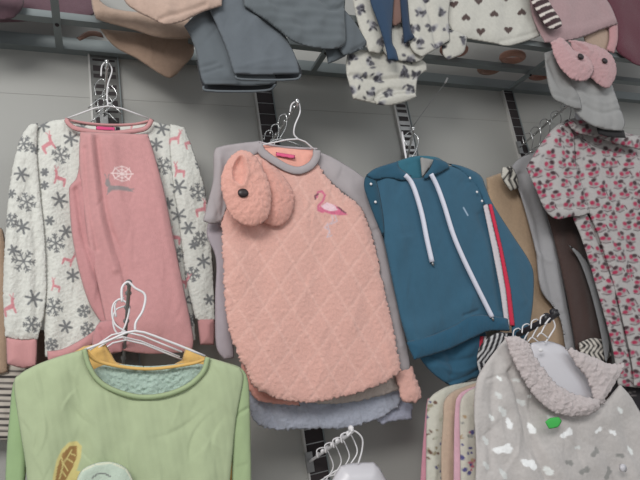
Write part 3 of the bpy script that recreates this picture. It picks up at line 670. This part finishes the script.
sheet('front_panel', [(574, 134), (600, 148), (645, 158), (704, 170), (705, 384), (650, 387), (634, 386), (631, 360), (622, 318), (610, 272), (597, 232), (584, 203), (577, 178)], .248, SOFT, t, WH, floral_print, res=1.1, seed=77, auto=1.8, folds=[([(600, 190), (622, 270), (640, 350)], .006, 5), ([(586, 170), (604, 210), (618, 262)], -.005, 3)])
t2 = thing('bust_hanger', 'white plastic neck of the hanger inside the floral nightdress', 'hanger', W(582, 114, .27))
m = MB(); a = W(582, 130, .24); b = W(581, 114, .24); m.tube([a, b], [.030, .026], 16, 0); m.build('neck_form', WHITEB, t2)
m = MB(); pxtube(m, [(581, 114, .24), (582, 106, .25), (579, 99, .27), (574, 101, .28)], .0022); m.build('hook', CHROME, t2)
arm('chrome display hook above the floral nightdress', (519, 148, .012), (577, 97, .33), 6, CHROME, .0042)
for k, q in enumerate([(566, 107, .29), (556, 116, .25), (545, 124, .2), (536, 132, .15), (528, 138, .1)]):
    x, y, dp = q
    hanger(['chrome hanger hook nearest the tip of the nightdress hook', 'chrome hanger hook second from the tip of the nightdress hook', 'chrome hanger hook third from the tip of the nightdress hook', 'chrome hanger hook fourth from the tip of the nightdress hook', 'chrome hanger hook nearest the upright on the nightdress hook'][k],
           [(x - 4, y + 6, dp), (x - 5, y - 2, dp), (x + 1, y - 5, dp), (x + 5, y + 2, dp), (x + 3, y + 14, dp)], [(x - 6, y + 20, dp), (x + 3, y + 14, dp), (x + 12, y + 20, dp)], CHROME, .0018, 'hangers on the nightdress hook')
def lace(P):
    r = np.random.RandomState(2)
    for k in range(60): a = r.rand() * 6.28; x = 600 + r.rand() * 70; y = 372 + r.rand() * 60; P.line([(x, y), (x + 5 * math.cos(a), y + 3 * math.sin(a))], .8, (120, 112, 112))
o = sheet('black_lace_garment', [(606, 376), (640, 382), (690, 382), (690, 440), (640, 430), (618, 420)], .2, KNIT, None, (38, 34, 38), lace); tag(o, 'black lacy garment under the floral nightdress hem', 'garment')

# ================================================================== GREY FOIL LEAF ROBE and the clothes behind it
def dots(seed, colr, box):
    def f(P):
        r = np.random.RandomState(seed)
        for k in range(34): P.ell(box[0] + r.rand() * (box[2] - box[0]), box[1] + r.rand() * (box[3] - box[1]), 1. + r.rand() * 1.9, .8 + r.rand() * 1.2, r.rand() * 3, colr[r.randint(len(colr))])
    return f
rows = [('side_on_pyjama', 'pink pyjama edge, furthest left in the row beside the grey robe', [(427, 402), (432, 398), (460, 396), (500, 420), (500, 520), (418, 520), (421, 468), (424, 430)], .25, (214, 150, 166), None),
        ('side_on_pyjama', 'cream printed pyjama edge, second in the row beside the grey robe', [(427, 408), (430, 398), (438, 391), (452, 385), (480, 380), (505, 420), (505, 520), (426, 520), (426, 460)], .28, (202, 199, 186), dots(3, [(150, 140, 116), (186, 186, 168), (110, 84, 70), (80, 80, 120)], (426, 388, 444, 480))),
        ('side_on_pyjama', 'plain beige pyjama edge, third in the row beside the grey robe', [(443, 420), (444, 402), (452, 392), (466, 386), (490, 378), (510, 420), (510, 520), (442, 520), (441, 460)], .31, (196, 172, 152), None),
        ('side_on_pyjama', 'pale pink pyjama edge, fourth in the row beside the grey robe', [(454, 440), (455, 410), (458, 396), (470, 388), (500, 380), (510, 420), (510, 520), (453, 520)], .345, (222, 176, 190), None),
        ('side_on_pyjama', 'cream flowered pyjama edge, nearest the grey robe', [(460, 440), (460, 405), (466, 393), (480, 386), (500, 384), (510, 420), (510, 520), (461, 520)], .375, (204, 198, 186), dots(8, [(84, 80, 130), (186, 104, 120), (150, 150, 144), (176, 150, 120)], (459, 396, 480, 480)))]
for nm, lb, pl, dp, c, pt in rows:
    o = sheet(nm, pl, dp, SOFT, None, c, pt, th=.016, bth=.008, pr=4, res=1.3, folds=[([(pl[0][0] + 6, 415), (pl[0][0] + 4, 480)], .003, 3)]); tag(o, lb, 'pyjama', 'pyjamas in a row behind the grey robe')
def chevron(P):
    for k in range(-3, 14): P.line([(476 + k * 4.6, 376), (473 + k * 4.6, 362), (482 + k * 4.6, 350), (488 + k * 4.6, 334)], 1.7, (196, 194, 194))
o = sheet('striped_garment', [(479, 348), (488, 338), (500, 332), (508, 334), (506, 350), (500, 364), (488, 372), (480, 374), (477, 362)], .325, KNIT, None, (38, 36, 40), chevron, th=.014, pr=4, res=1.0); tag(o, 'black and white striped garment at the left shoulder of the grey robe', 'garment')
arm('black display hook with white hanger hooks above the grey robe', (458, 366, .012), (553, 316, .46), 3, BLACKP, .010)
for k in range(7):
    f_ = k / 6; x = 490 + f_ * 54; y = 347 - f_ * 27; dp = .20 + f_ * .24
    hanger(['white hanger hook %s on the black display hook' % q for q in ('nearest the hoodie', 'second from the hoodie', 'third from the hoodie', 'in the middle', 'third from the tip', 'second from the tip', 'nearest the tip')][k],
           [(x - 4, y + 4, dp), (x - 3, y - 3, dp), (x + 2, y - 5, dp), (x + 4, y, dp), (x, y + 7, dp), (x - 3, y + 13, dp)], [(x - 7, y + 17, dp), (x - 3, y + 13, dp), (x + 4, y + 18, dp)], WHITEP, .0022, 'white hanger hooks on the black display hook')
ROBE = (194, 188, 185)
t2 = thing('bust_hanger', 'white plastic bust hanger filling the collar of the grey robe', 'hanger', W(560, 345, .42))
sheet('bust_form', [(530, 343), (548, 341), (566, 348), (576, 362), (590, 382), (598, 402), (596, 416), (570, 420), (548, 400), (534, 370)], .405, WHITEB, t2, (205, 203, 208), puffy=.03, auto=0, bth=.02, pr=9, res=1.5, folds=[([(558, 350), (570, 380), (590, 400)], .004, 6)])
m = MB(); pxtube(m, [(545, 343, .43), (551, 334, .44), (555, 326, .45), (551, 318, .455), (545, 324, .455)], .0025); m.build('hook', WHITEP, t2)
m = MB(); q = W(541, 350, .445); m.ball(q, .009, .003, .006); m.build('clip', WHITEP, t2)
t = thing('grey_robe', 'grey fleece robe with silver leaf print and fluffy collar', 'robe', W(560, 345, .44))
rb = [(506, 338), (496, 350), (484, 366), (476, 382), (474, 410), (476, 450), (474, 520), (720, 520), (700, 470), (665, 440), (645, 418), (632, 398), (620, 384), (604, 402), (590, 408), (572, 412), (552, 404), (536, 388), (522, 366), (514, 350)]
sheet('body', rb, .43, SOFT, t, ROBE, foil_print, auto=2.0, th=.045, pr=14, res=1.2, wr=[(26, 44, .0035)], fuzz=.0004,
      folds=[([(508, 372), (520, 405), (530, 440), (545, 480)], -.014, 4), ([(495, 365), (492, 400), (488, 470)], -.006, 4), ([(500, 362), (518, 392)], .006, 5), ([(610, 420), (625, 450), (640, 500)], .006, 9), ([(560, 420), (556, 450), (570, 500)], .004, 10), ([(515, 420), (520, 480)], .006, 8), ([(486, 380), (500, 376), (512, 380)], -.004, 2)])
for pl, sd in (([(505, 337), (516, 336), (528, 342), (534, 354), (542, 366), (555, 382), (570, 392), (586, 397), (600, 399), (600, 409), (588, 415), (570, 417), (552, 411), (536, 398), (522, 378), (512, 358)], 2),
               ([(564, 347), (576, 350), (594, 357), (612, 364), (625, 361), (622, 372), (612, 388), (603, 404), (594, 404), (592, 394), (586, 378), (574, 362)], 3)):
    sheet('collar', pl, .468 if sd == 2 else .455, FLEECE, t, (200, 188, 187), puffy=.016, bth=.008, pr=5, res=1.1, fuzz=.0022, edge=1.4, seed=sd, wr=[(5, 14, .0012)])
m = MB(); q = W(623, 468, .47); m.tube([q + Vector((0, .004, 0)), q + Vector((0, -.004, 0))], .011, 16, 0); b = m.build('button', WHITEB, t)
o = sheet('price_sticker', [(545, 422), (550, 418), (559, 417), (562, 421), (558, 427), (549, 429)], .4765, STICK, t, (70, 185, 85), th=.001, bth=.001, res=1.2)

# lower display hook and hangers
arm('chrome display hook low between the flamingo top and the row of pyjamas', (309, 462, .012), (351, 433, .33), 7, WHITEP, .0045)
for k in range(4):
    f_ = k / 3; x = 322 + f_ * 24; y = 452 - f_ * 15; dp = .13 + f_ * .16
    hanger(['white hanger hook nearest the wall on the low display hook', 'white hanger hook second from the wall on the low display hook', 'white hanger hook third from the wall on the low display hook', 'white hanger hook at the tip of the low display hook'][k],
           [(x - 4, y + 6, dp), (x - 5, y - 2, dp), (x + 3, y - 4, dp), (x + 9, y + 6, dp), (x + 11, y + 16, dp), (x + 4, y + 28, dp)], [(x - 14, y + 36, dp), (x + 4, y + 28, dp), (x + 26, y + 36, dp)], WHITEP, .002, 'white hangers on the low display hook')
t2 = thing('bust_hanger', 'white plastic bust hanger on the low display hook at the bottom edge', 'hanger', W(360, 464, .3))
sheet('bust_form', [(340, 466), (352, 463), (374, 462), (382, 472), (392, 500), (380, 540), (335, 540), (330, 490)], .3, WHITEB, t2, (200, 200, 200), puffy=.035, auto=0, bth=.02, pr=8, res=2)
m = MB(); pxtube(m, [(358, 464, .31), (362, 450, .32), (362, 438, .33), (354, 431, .335), (347, 436, .335)], .0024); m.build('hook', WHITEP, t2)

# ================================================================== CLOTHES ON THE RACK
TAN = (166, 140, 122)
t = thing('maroon_garment', 'dusky maroon garment lying on the rack at the far left', 'garment', W(30, 10, .2))
sheet('body', [(-50, -30), (60, -30), (96, -20), (98, 6), (88, 18), (66, 20), (40, 18), (20, 22), (-50, 24)], .10, SOFT, t, (98, 74, 82), th=.03, folds=[([(10, 5), (30, 14)], -.01, 4), ([(50, -5), (60, 14)], -.008, 4)], seed=2)
sheet('hanging_fold', [(-40, -20), (18, -20), (24, 2), (18, 14), (6, 20), (-40, 22)], .19, SOFT, t, (94, 70, 78), th=.02)
t = thing('tan_trousers', 'tan fleece trousers hanging below the rack rail in a pointed fold', 'trousers', W(150, 30, .15))
sheet('lower_fold', [(98, 26), (120, 30), (160, 30), (189, 34), (194, 48), (192, 57), (184, 66), (176, 75), (169, 78), (160, 74), (137, 59), (118, 49), (108, 40)], .118, SOFT, t, TAN, th=.016, pr=6, folds=[([(130, 40), (160, 60), (172, 72)], .003, 8)])
sheet('upper_fold', [(90, -14), (104, 4), (122, 10), (160, 14), (190, 18), (192, 38), (176, 39), (156, 37), (130, 29), (108, 23), (96, 19), (92, 6)], .195, SOFT, t, (172, 148, 132), th=.016, pr=6)
sheet('loose_hem', [(76, 38), (88, 31), (100, 32), (104, 38), (92, 36), (80, 41)], .1, SOFT, t, (128, 98, 86), th=.006)
t = thing('beige_trousers', 'pale beige trousers folded over the front rail above the tan ones', 'trousers', W(170, 5, .34))
sheet('leg', [(116, -30), (124, 0), (136, 11), (150, 18), (160, 23), (168, 25), (184, 21), (203, 12), (222, 6), (224, -30)], .39, SOFT, t, (184, 158, 144), th=.02, folds=[([(160, 20), (185, 13), (205, 6)], -.006, 2), ([(140, 0), (165, 12)], .003, 6)])
SL = (96, 102, 107)
t = thing('slate_trousers', 'slate grey trousers with two open hems draped over the rail', 'trousers', W(245, 10, .36))
sheet('leg', [(222, 4), (203, 8), (190, 20), (184, 26), (190, 36), (196, 52), (199, 68), (202, 80), (205, 85), (225, 85), (250, 86), (274, 84), (275, 76), (250, 30)], .34, KNIT, t, SL, folds=[([(200, 20), (210, 50), (215, 70)], .005, 6), ([(200, 68), (216, 66)], -.004, 1.6), ([(202, 74), (222, 70)], -.004, 1.6), ([(203, 81), (240, 82), (274, 80)], -.002, 1.3)])
sheet('leg_back', [(196, 60), (201, 82), (206, 91), (240, 92.5), (269, 91), (277, 84), (275, 70), (240, 60)], .30, KNIT, t, (52, 55, 60))  # back layer coloured near-black to paint the shade inside the open hem
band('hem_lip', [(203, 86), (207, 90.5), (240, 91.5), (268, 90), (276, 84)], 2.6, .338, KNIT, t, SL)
sheet('leg', [(206, -20), (208, 6), (216, 24), (226, 48), (233, 70), (235, 74), (260, 75), (300, 74), (297, 60), (290, 44), (282, 32), (264, 18), (250, 6), (250, -20)], .366, KNIT, t, (98, 104, 110), folds=[([(235, 10), (260, 40)], .002, 10), ([(245, 66), (280, 60)], .002, 2), ([(234, 70), (260, 71), (299, 70)], -.002, 1.3)])
sheet('leg_back', [(232, 60), (236, 78), (270, 80), (299, 79.5), (302, 72), (296, 58)], .334, KNIT, t, (50, 53, 58))  # same slate cloth, darkened in colour for the shade in this hem opening
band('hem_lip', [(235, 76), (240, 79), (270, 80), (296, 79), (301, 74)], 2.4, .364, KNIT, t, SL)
t = thing('slate_jumper', 'slate grey garment bundled over the rail beside the dog-print cloth', 'garment', W(300, 5, .36))
sheet('body', [(242, -25), (244, 6), (262, 18), (278, 30), (292, 41), (306, 46), (322, 49), (339, 48), (346, 40), (345, 15), (346, -25)], .385, KNIT, t, (96, 102, 106), th=.028, pr=7, folds=[([(262, 5), (285, 24), (298, 34)], .005, 6), ([(318, -5), (330, 10), (344, 6)], -.012, 3), ([(300, 10), (320, 20)], .004, 5)], wr=[(30, 20, .003)])
sheet('sleeve', [(328, -10), (345, 10), (355, 22), (367, 42), (365, 47), (355, 52), (344, 56), (338, 46), (334, 20)], .37, KNIT, t, (92, 98, 103), th=.02, pr=5, folds=[([(352, 52), (366, 44)], -.008, 1.8)])
sheet('hem', [(324, 44), (346, 44), (346, 56), (336, 61), (328, 64), (326, 54)], .35, KNIT, t, (88, 94, 99), th=.012, pr=4)
IV = (190, 187, 178)
bp = lambda P: blotch_print(P)
t = thing('printed_pyjamas', 'cream pyjamas with black and grey blotch print folded over the rail', 'pyjamas', W(390, 20, .37))
sheet('folded_leg', [(347, 54), (360, 50), (390, 52), (412, 56), (425, 62), (427, 70), (418, 78), (416, 96), (405, 100), (391, 104), (372, 103), (353, 99), (349, 84), (346, 70)], .34, SOFT, t, IV, bp, th=.032, pr=7, res=1.2, folds=[([(350, 76), (376, 80), (414, 78)], -.012, 2), ([(374, 98), (382, 92), (400, 91), (414, 92)], -.006, 1.8), ([(372, 102), (386, 97), (410, 98)], -.005, 1.6)])
sheet('rolled_hem', [(373, 99), (384, 93), (402, 90), (415, 92), (417, 97), (405, 102), (390, 105.5), (376, 104.5)], .362, SOFT, t, IV, bp, puffy=.012, pr=3, res=1.2, auto=.3, folds=[([(380, 100), (396, 95), (412, 94)], -.007, 1.5)])
sheet('left_sleeve', [(350, -25), (353, 2), (357, 20), (362, 36), (369, 52), (380, 54), (385, 40), (378, 18), (372, -25)], .365, SOFT, t, IV, bp, th=.02, pr=5, res=1.2)
sheet('front_panel', [(372, -20), (392, -20), (404, 5), (412, 30), (428, 52), (418, 62), (396, 60), (384, 52), (378, 30)], .36, SOFT, t, IV, bp, th=.02, pr=6, res=1.2)
sheet('right_sleeve', [(404, -25), (402, 5), (406, 30), (412, 50), (422, 57), (440, 47), (450, 40), (449, 10), (456, -25)], .378, SOFT, t, IV, bp, th=.026, pr=6, res=1.2, folds=[([(425, 0), (432, 25), (436, 44)], -.012, 3), ([(414, 10), (418, 40)], .004, 4)])
sheet('cuff', [(448, 30), (456, 31), (467, 36), (466, 46), (462, 54), (448, 60), (443, 54), (442, 40)], .36, SOFT, t, IV, bp, th=.018, pr=5, res=1.2)
t = thing('navy_trousers', 'navy blue strip of cloth hanging over the printed cream pyjamas', 'trousers', W(382, 0, .4))
sheet('leg', [(368, -25), (370, 0), (377, 20), (384, 42), (388, 60), (399, 61), (396, 50), (392, 40), (393, 12), (396, -25)], .4, KNIT, t, (46, 66, 90), th=.016, pr=4, folds=[([(378, 0), (388, 40)], .004, 4)])
sheet('leg', [(398, -25), (401, 10), (404, 44), (415, 38), (410, 24), (406, -25)], .392, KNIT, t, (40, 56, 78), th=.01, pr=3)
sheet('lining', [(390, -25), (391, 20), (396, 26), (402, 22), (402, -25)], .386, KNIT, t, (120, 92, 84), th=.01, pr=3)
def hearts(P):
    for x, y, u in [(476.6, 3, 0), (505, -1, 0), (534, -4, 0), (463.5, 20, 1), (492, 16, 1), (520, 14, 1), (479, 33, 0), (507, 31, 0), (452, 6, 0)]: heart(P, x, y, 4.4, u)
t = thing('heart_print_shirt', 'cream cloth with dark brown hearts lying over the rack rail', 'top', W(490, 10, .34))
sheet('body', [(452, -25), (447, 0), (446, 16), (453, 32), (464, 38), (480, 41), (496, 44), (508, 46), (524, 42), (540, 36), (536, 12), (530, -25)], .345, SOFT, t, (196, 193, 184), hearts, th=.018, pr=5, res=1.1, folds=[([(500, 42), (525, 36), (536, 32)], -.004, 1.8)])
t = thing('pink_jumper', 'dusty pink jumper hanging over the rail beside the heart print cloth', 'jumper', W(575, 10, .36))
sheet('body', [(528, -25), (531, 10), (537, 28), (545, 43), (560, 42), (580, 38), (600, 30), (612, 26), (618, 24), (612, 8), (604, -6), (598, -25)], .36, SOFT, t, (170, 140, 142), th=.026, pr=6, folds=[([(545, 34), (580, 30), (612, 20)], .004, 4), ([(560, 0), (575, 30)], .003, 8), ([(590, 0), (606, 18)], -.003, 4)])
sheet('sleeve_end', [(608, 22), (618, 22), (618, 40), (614, 54), (606, 50), (609, 38)], .35, SOFT, t, (188, 140, 142), th=.012, pr=4)
o = sheet('beige_cloth', [(582, 30), (608, 26), (614, 36), (611, 52), (596, 50), (586, 44)], .335, SOFT, None, (176, 150, 132), th=.014); tag(o, 'small beige cloth under the pink jumper on the rack', 'garment')
def sock(P):
    for k in range(7):
        c, s_ = 534 + k * 4.6, -8 + k * 6.2
        P.line([(c - 12, s_ + 7), (c + 12, s_ - 3)], 2.9, (216, 206, 198), .5)
        P.line([(c - 2, s_ + 5), (c + 3, s_ + 3)], 2.6, (62, 40, 44), .5)
o = sheet('striped_sock', [(529, -20), (531, 0), (536, 10), (542, 20), (548, 28), (556, 29), (562, 26), (561, 20), (553, 8), (547, -4), (544, -20)], .40, KNIT, None, (62, 40, 44), sock, th=.024, pr=5, res=1.); tag(o, 'dark brown and white striped sock on the pink jumper', 'sock')
t = thing('burgundy_garment', 'deep burgundy garment at the top right corner of the rack', 'garment', W(630, 20, .33))
sheet('body', [(600, -25), (607, 4), (613, 18), (616, 36), (616, 50), (628, 60), (645, 67), (700, 72), (700, -25)], .338, SOFT, t, (92, 40, 54), th=.024, wr=[(30, 30, .004)])
t = thing('grey_sweatpants', 'light grey sweatpants hanging under the pink slippers from the rack', 'trousers', W(580, 60, .34))
sheet('leg', [(550, 50), (575, 52), (600, 56), (612, 84), (618, 102), (625, 122), (622, 131), (602, 129), (586, 122), (574, 110), (566, 90)], .345, KNIT, t, (156, 155, 154), puffy=.014, pr=5, folds=[([(576, 88), (592, 97), (612, 92)], -.007, 2), ([(578, 96), (600, 105), (617, 100)], .004, 2), ([(582, 106), (600, 114), (620, 110)], -.006, 1.6), ([(590, 84), (600, 126)], .006, 4), ([(604, 96), (612, 126)], -.005, 2.5)])
sheet('leg', [(544, 53), (546, 72), (549, 88), (554, 99), (563, 104), (572, 108), (582, 110), (580, 98), (572, 84), (562, 66), (553, 50)], .362, KNIT, t, (146, 145, 144), puffy=.012, pr=4, folds=[([(548, 62), (556, 84), (568, 98)], -.009, 1.8), ([(554, 60), (564, 80), (574, 96)], .005, 2.5), ([(552, 94), (566, 99), (578, 102)], -.005, 1.4)])
sheet('waist_tie', [(596, 126), (612, 130), (624, 130), (626, 138), (610, 137), (598, 134)], .33, KNIT, t, (40, 38, 40), th=.01, pr=3)
slipper('dusty pink fleece slipper with dark button, right one of the pair on the rack', [(568, 40), (580, 41), (592, 44), (608, 51), (616, 64), (616, 76), (611, 86), (606, 88), (598, 84), (588, 74), (576, 56)], [(572, 43), (580, 47), (586, 54), (580, 52)], (600, 64, .015), .385, (190, 148, 150), 'pink slippers on the rack')
slipper('dusty pink fleece slipper with dark button, left one of the pair on the rack', [(550, 42), (560, 37), (567, 42), (574, 50), (584, 54), (592, 62), (594, 72), (587, 80), (578, 81), (570, 78), (562, 70), (555, 58)], None, (576, 60, .016), .405, (194, 152, 154), 'pink slippers on the rack')
# rolled things lying on the rails, seen from below
for k, (px, py, r, c) in enumerate([(458, 66, .035, (168, 124, 112)), (514, 62, .035, (176, 132, 116)), (540, 76, .034, (160, 112, 98)), (486, 58, .03, (150, 118, 104))]):
    ctr = W(px, py, .19 if k < 2 else .09); ctr.z = zr + .024 + .016
    m = MB(); pts = [ctr + Vector((r * 1.5 * math.cos(a), r * .8 * math.sin(a), 0)) for a in np.linspace(0, 2 * math.pi, 13)]
    m.tube(pts, .015, 8, 4, False); o = m.build('rolled_slipper_sole', SOFT, None, col=c)
    tag(o, ['pinkish brown cuffed roll lying on the rack under the print cuff', 'pinkish brown roll under the right end of the heart cloth', 'brown roll at the cross bracket on the rack', 'brown roll between the two under the heart cloth'][k], 'rolled garment', 'rolled brown garments lying on the rack')
